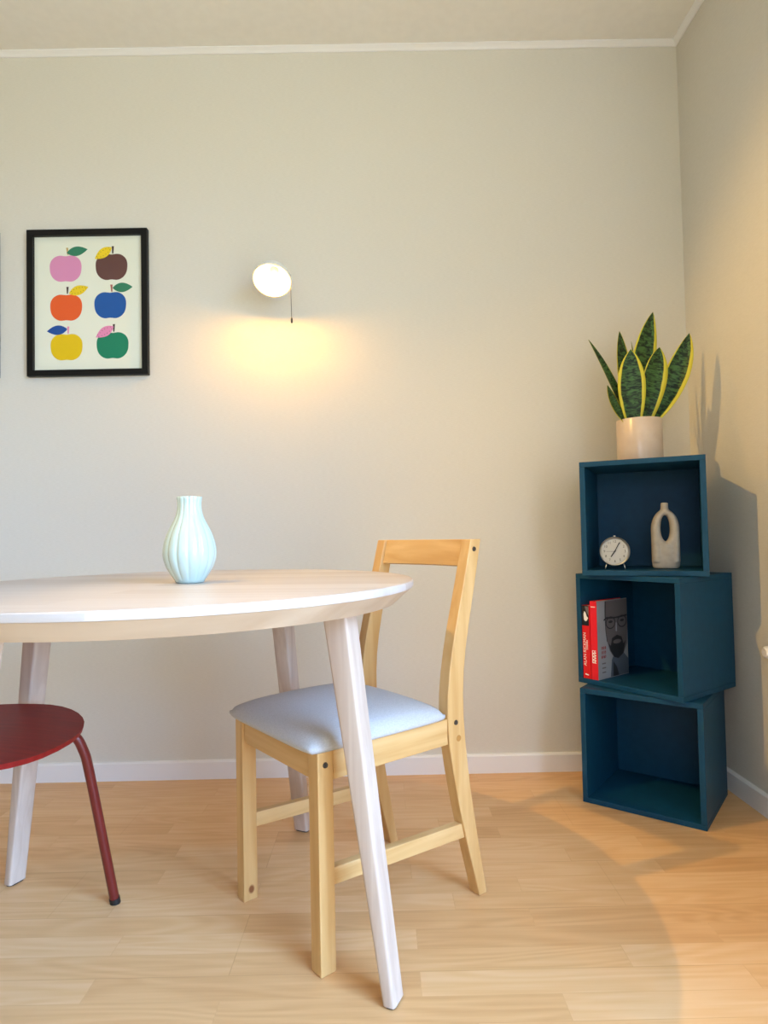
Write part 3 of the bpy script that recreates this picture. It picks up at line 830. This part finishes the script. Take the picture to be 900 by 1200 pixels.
# daylight: the sky seen through the real window opening
w_ = bpy.data.worlds.new('sky'); S.world = w_; w_.use_nodes = True
SKY_C, SKY_S, GND_C, GND_S = (.345, .59, 1), 26, (.93, 1, .88), 4.4
SKL_C, SKL_S = (1, .94, .92), 3.0
nt = w_.node_tree; bg = nt.nodes['Background']; bg.inputs['Strength'].default_value = 1
tcw = nt.nodes.new('ShaderNodeTexCoord'); sxw = nt.nodes.new('ShaderNodeSeparateXYZ'); crw = nt.nodes.new('ShaderNodeMapRange')
mxw = nt.nodes.new('ShaderNodeMix'); mxw.data_type = 'RGBA'
nt.links.new(tcw.outputs['Generated'], sxw.inputs[0]); nt.links.new(sxw.outputs['Z'], crw.inputs['Value'])
crw.inputs['From Min'].default_value = -.03; crw.inputs['From Max'].default_value = .03
nt.links.new(crw.outputs['Result'], mxw.inputs['Factor'])
mxw.inputs['A'].default_value = tuple(c*GND_S for c in GND_C)+(1,); mxw.inputs['B'].default_value = tuple(c*SKY_S for c in SKY_C)+(1,)
mxl = nt.nodes.new('ShaderNodeMix'); mxl.data_type = 'RGBA'; crl = nt.nodes.new('ShaderNodeMapRange')   # the sky is brighter on one side
nt.links.new(sxw.outputs['Y'], crl.inputs['Value']); crl.inputs['From Min'].default_value = -.97; crl.inputs['From Max'].default_value = -.6
mxl.inputs['A'].default_value = tuple(c*SKL_S for c in SKL_C)+(1,); mxl.inputs['B'].default_value = tuple(c*SKY_S for c in SKY_C)+(1,)
nt.links.new(crl.outputs['Result'], mxl.inputs['Factor']); nt.links.new(mxl.outputs['Result'], mxw.inputs['B'])
nt.links.new(mxw.outputs['Result'], bg.inputs['Color'])
def portal(M, w, h):
    al = bpy.data.lights.new('window_portal', 'AREA'); al.shape = 'RECTANGLE'; al.cycles.is_portal = True; al.size, al.size_y = w, h
    ao = bpy.data.objects.new('window_portal', al); C.objects.link(ao); ao.matrix_world = M     # shines along its local -z, into the room
portal(basis((0, 1, 0), (0, 0, 1), (1, 0, 0), (W+.13, (WY0+WY1)/2, (WZ0+WZ1)/2)), WY1-WY0, WZ1-WZ0)
portal(basis((1, 0, 0), (0, 0, 1), (0, -1, 0), ((LX0+LX1)/2, YF-.13, (LZ0+LZ1)/2)), LX1-LX0, LZ1-LZ0)

# ------------------------------------------------------------------- render
S.view_settings.view_transform = 'Standard'; S.view_settings.look = 'None'
S.view_settings.exposure = .1; S.view_settings.gamma = 1; S.view_settings.use_curve_mapping = False
S.cycles.use_denoising = True
S.cycles.max_bounces = 10; S.cycles.diffuse_bounces = 7; S.cycles.glossy_bounces = 4
S.cycles.sample_clamp_indirect = 6
S.cycles.caustics_reflective = False; S.cycles.caustics_refractive = False
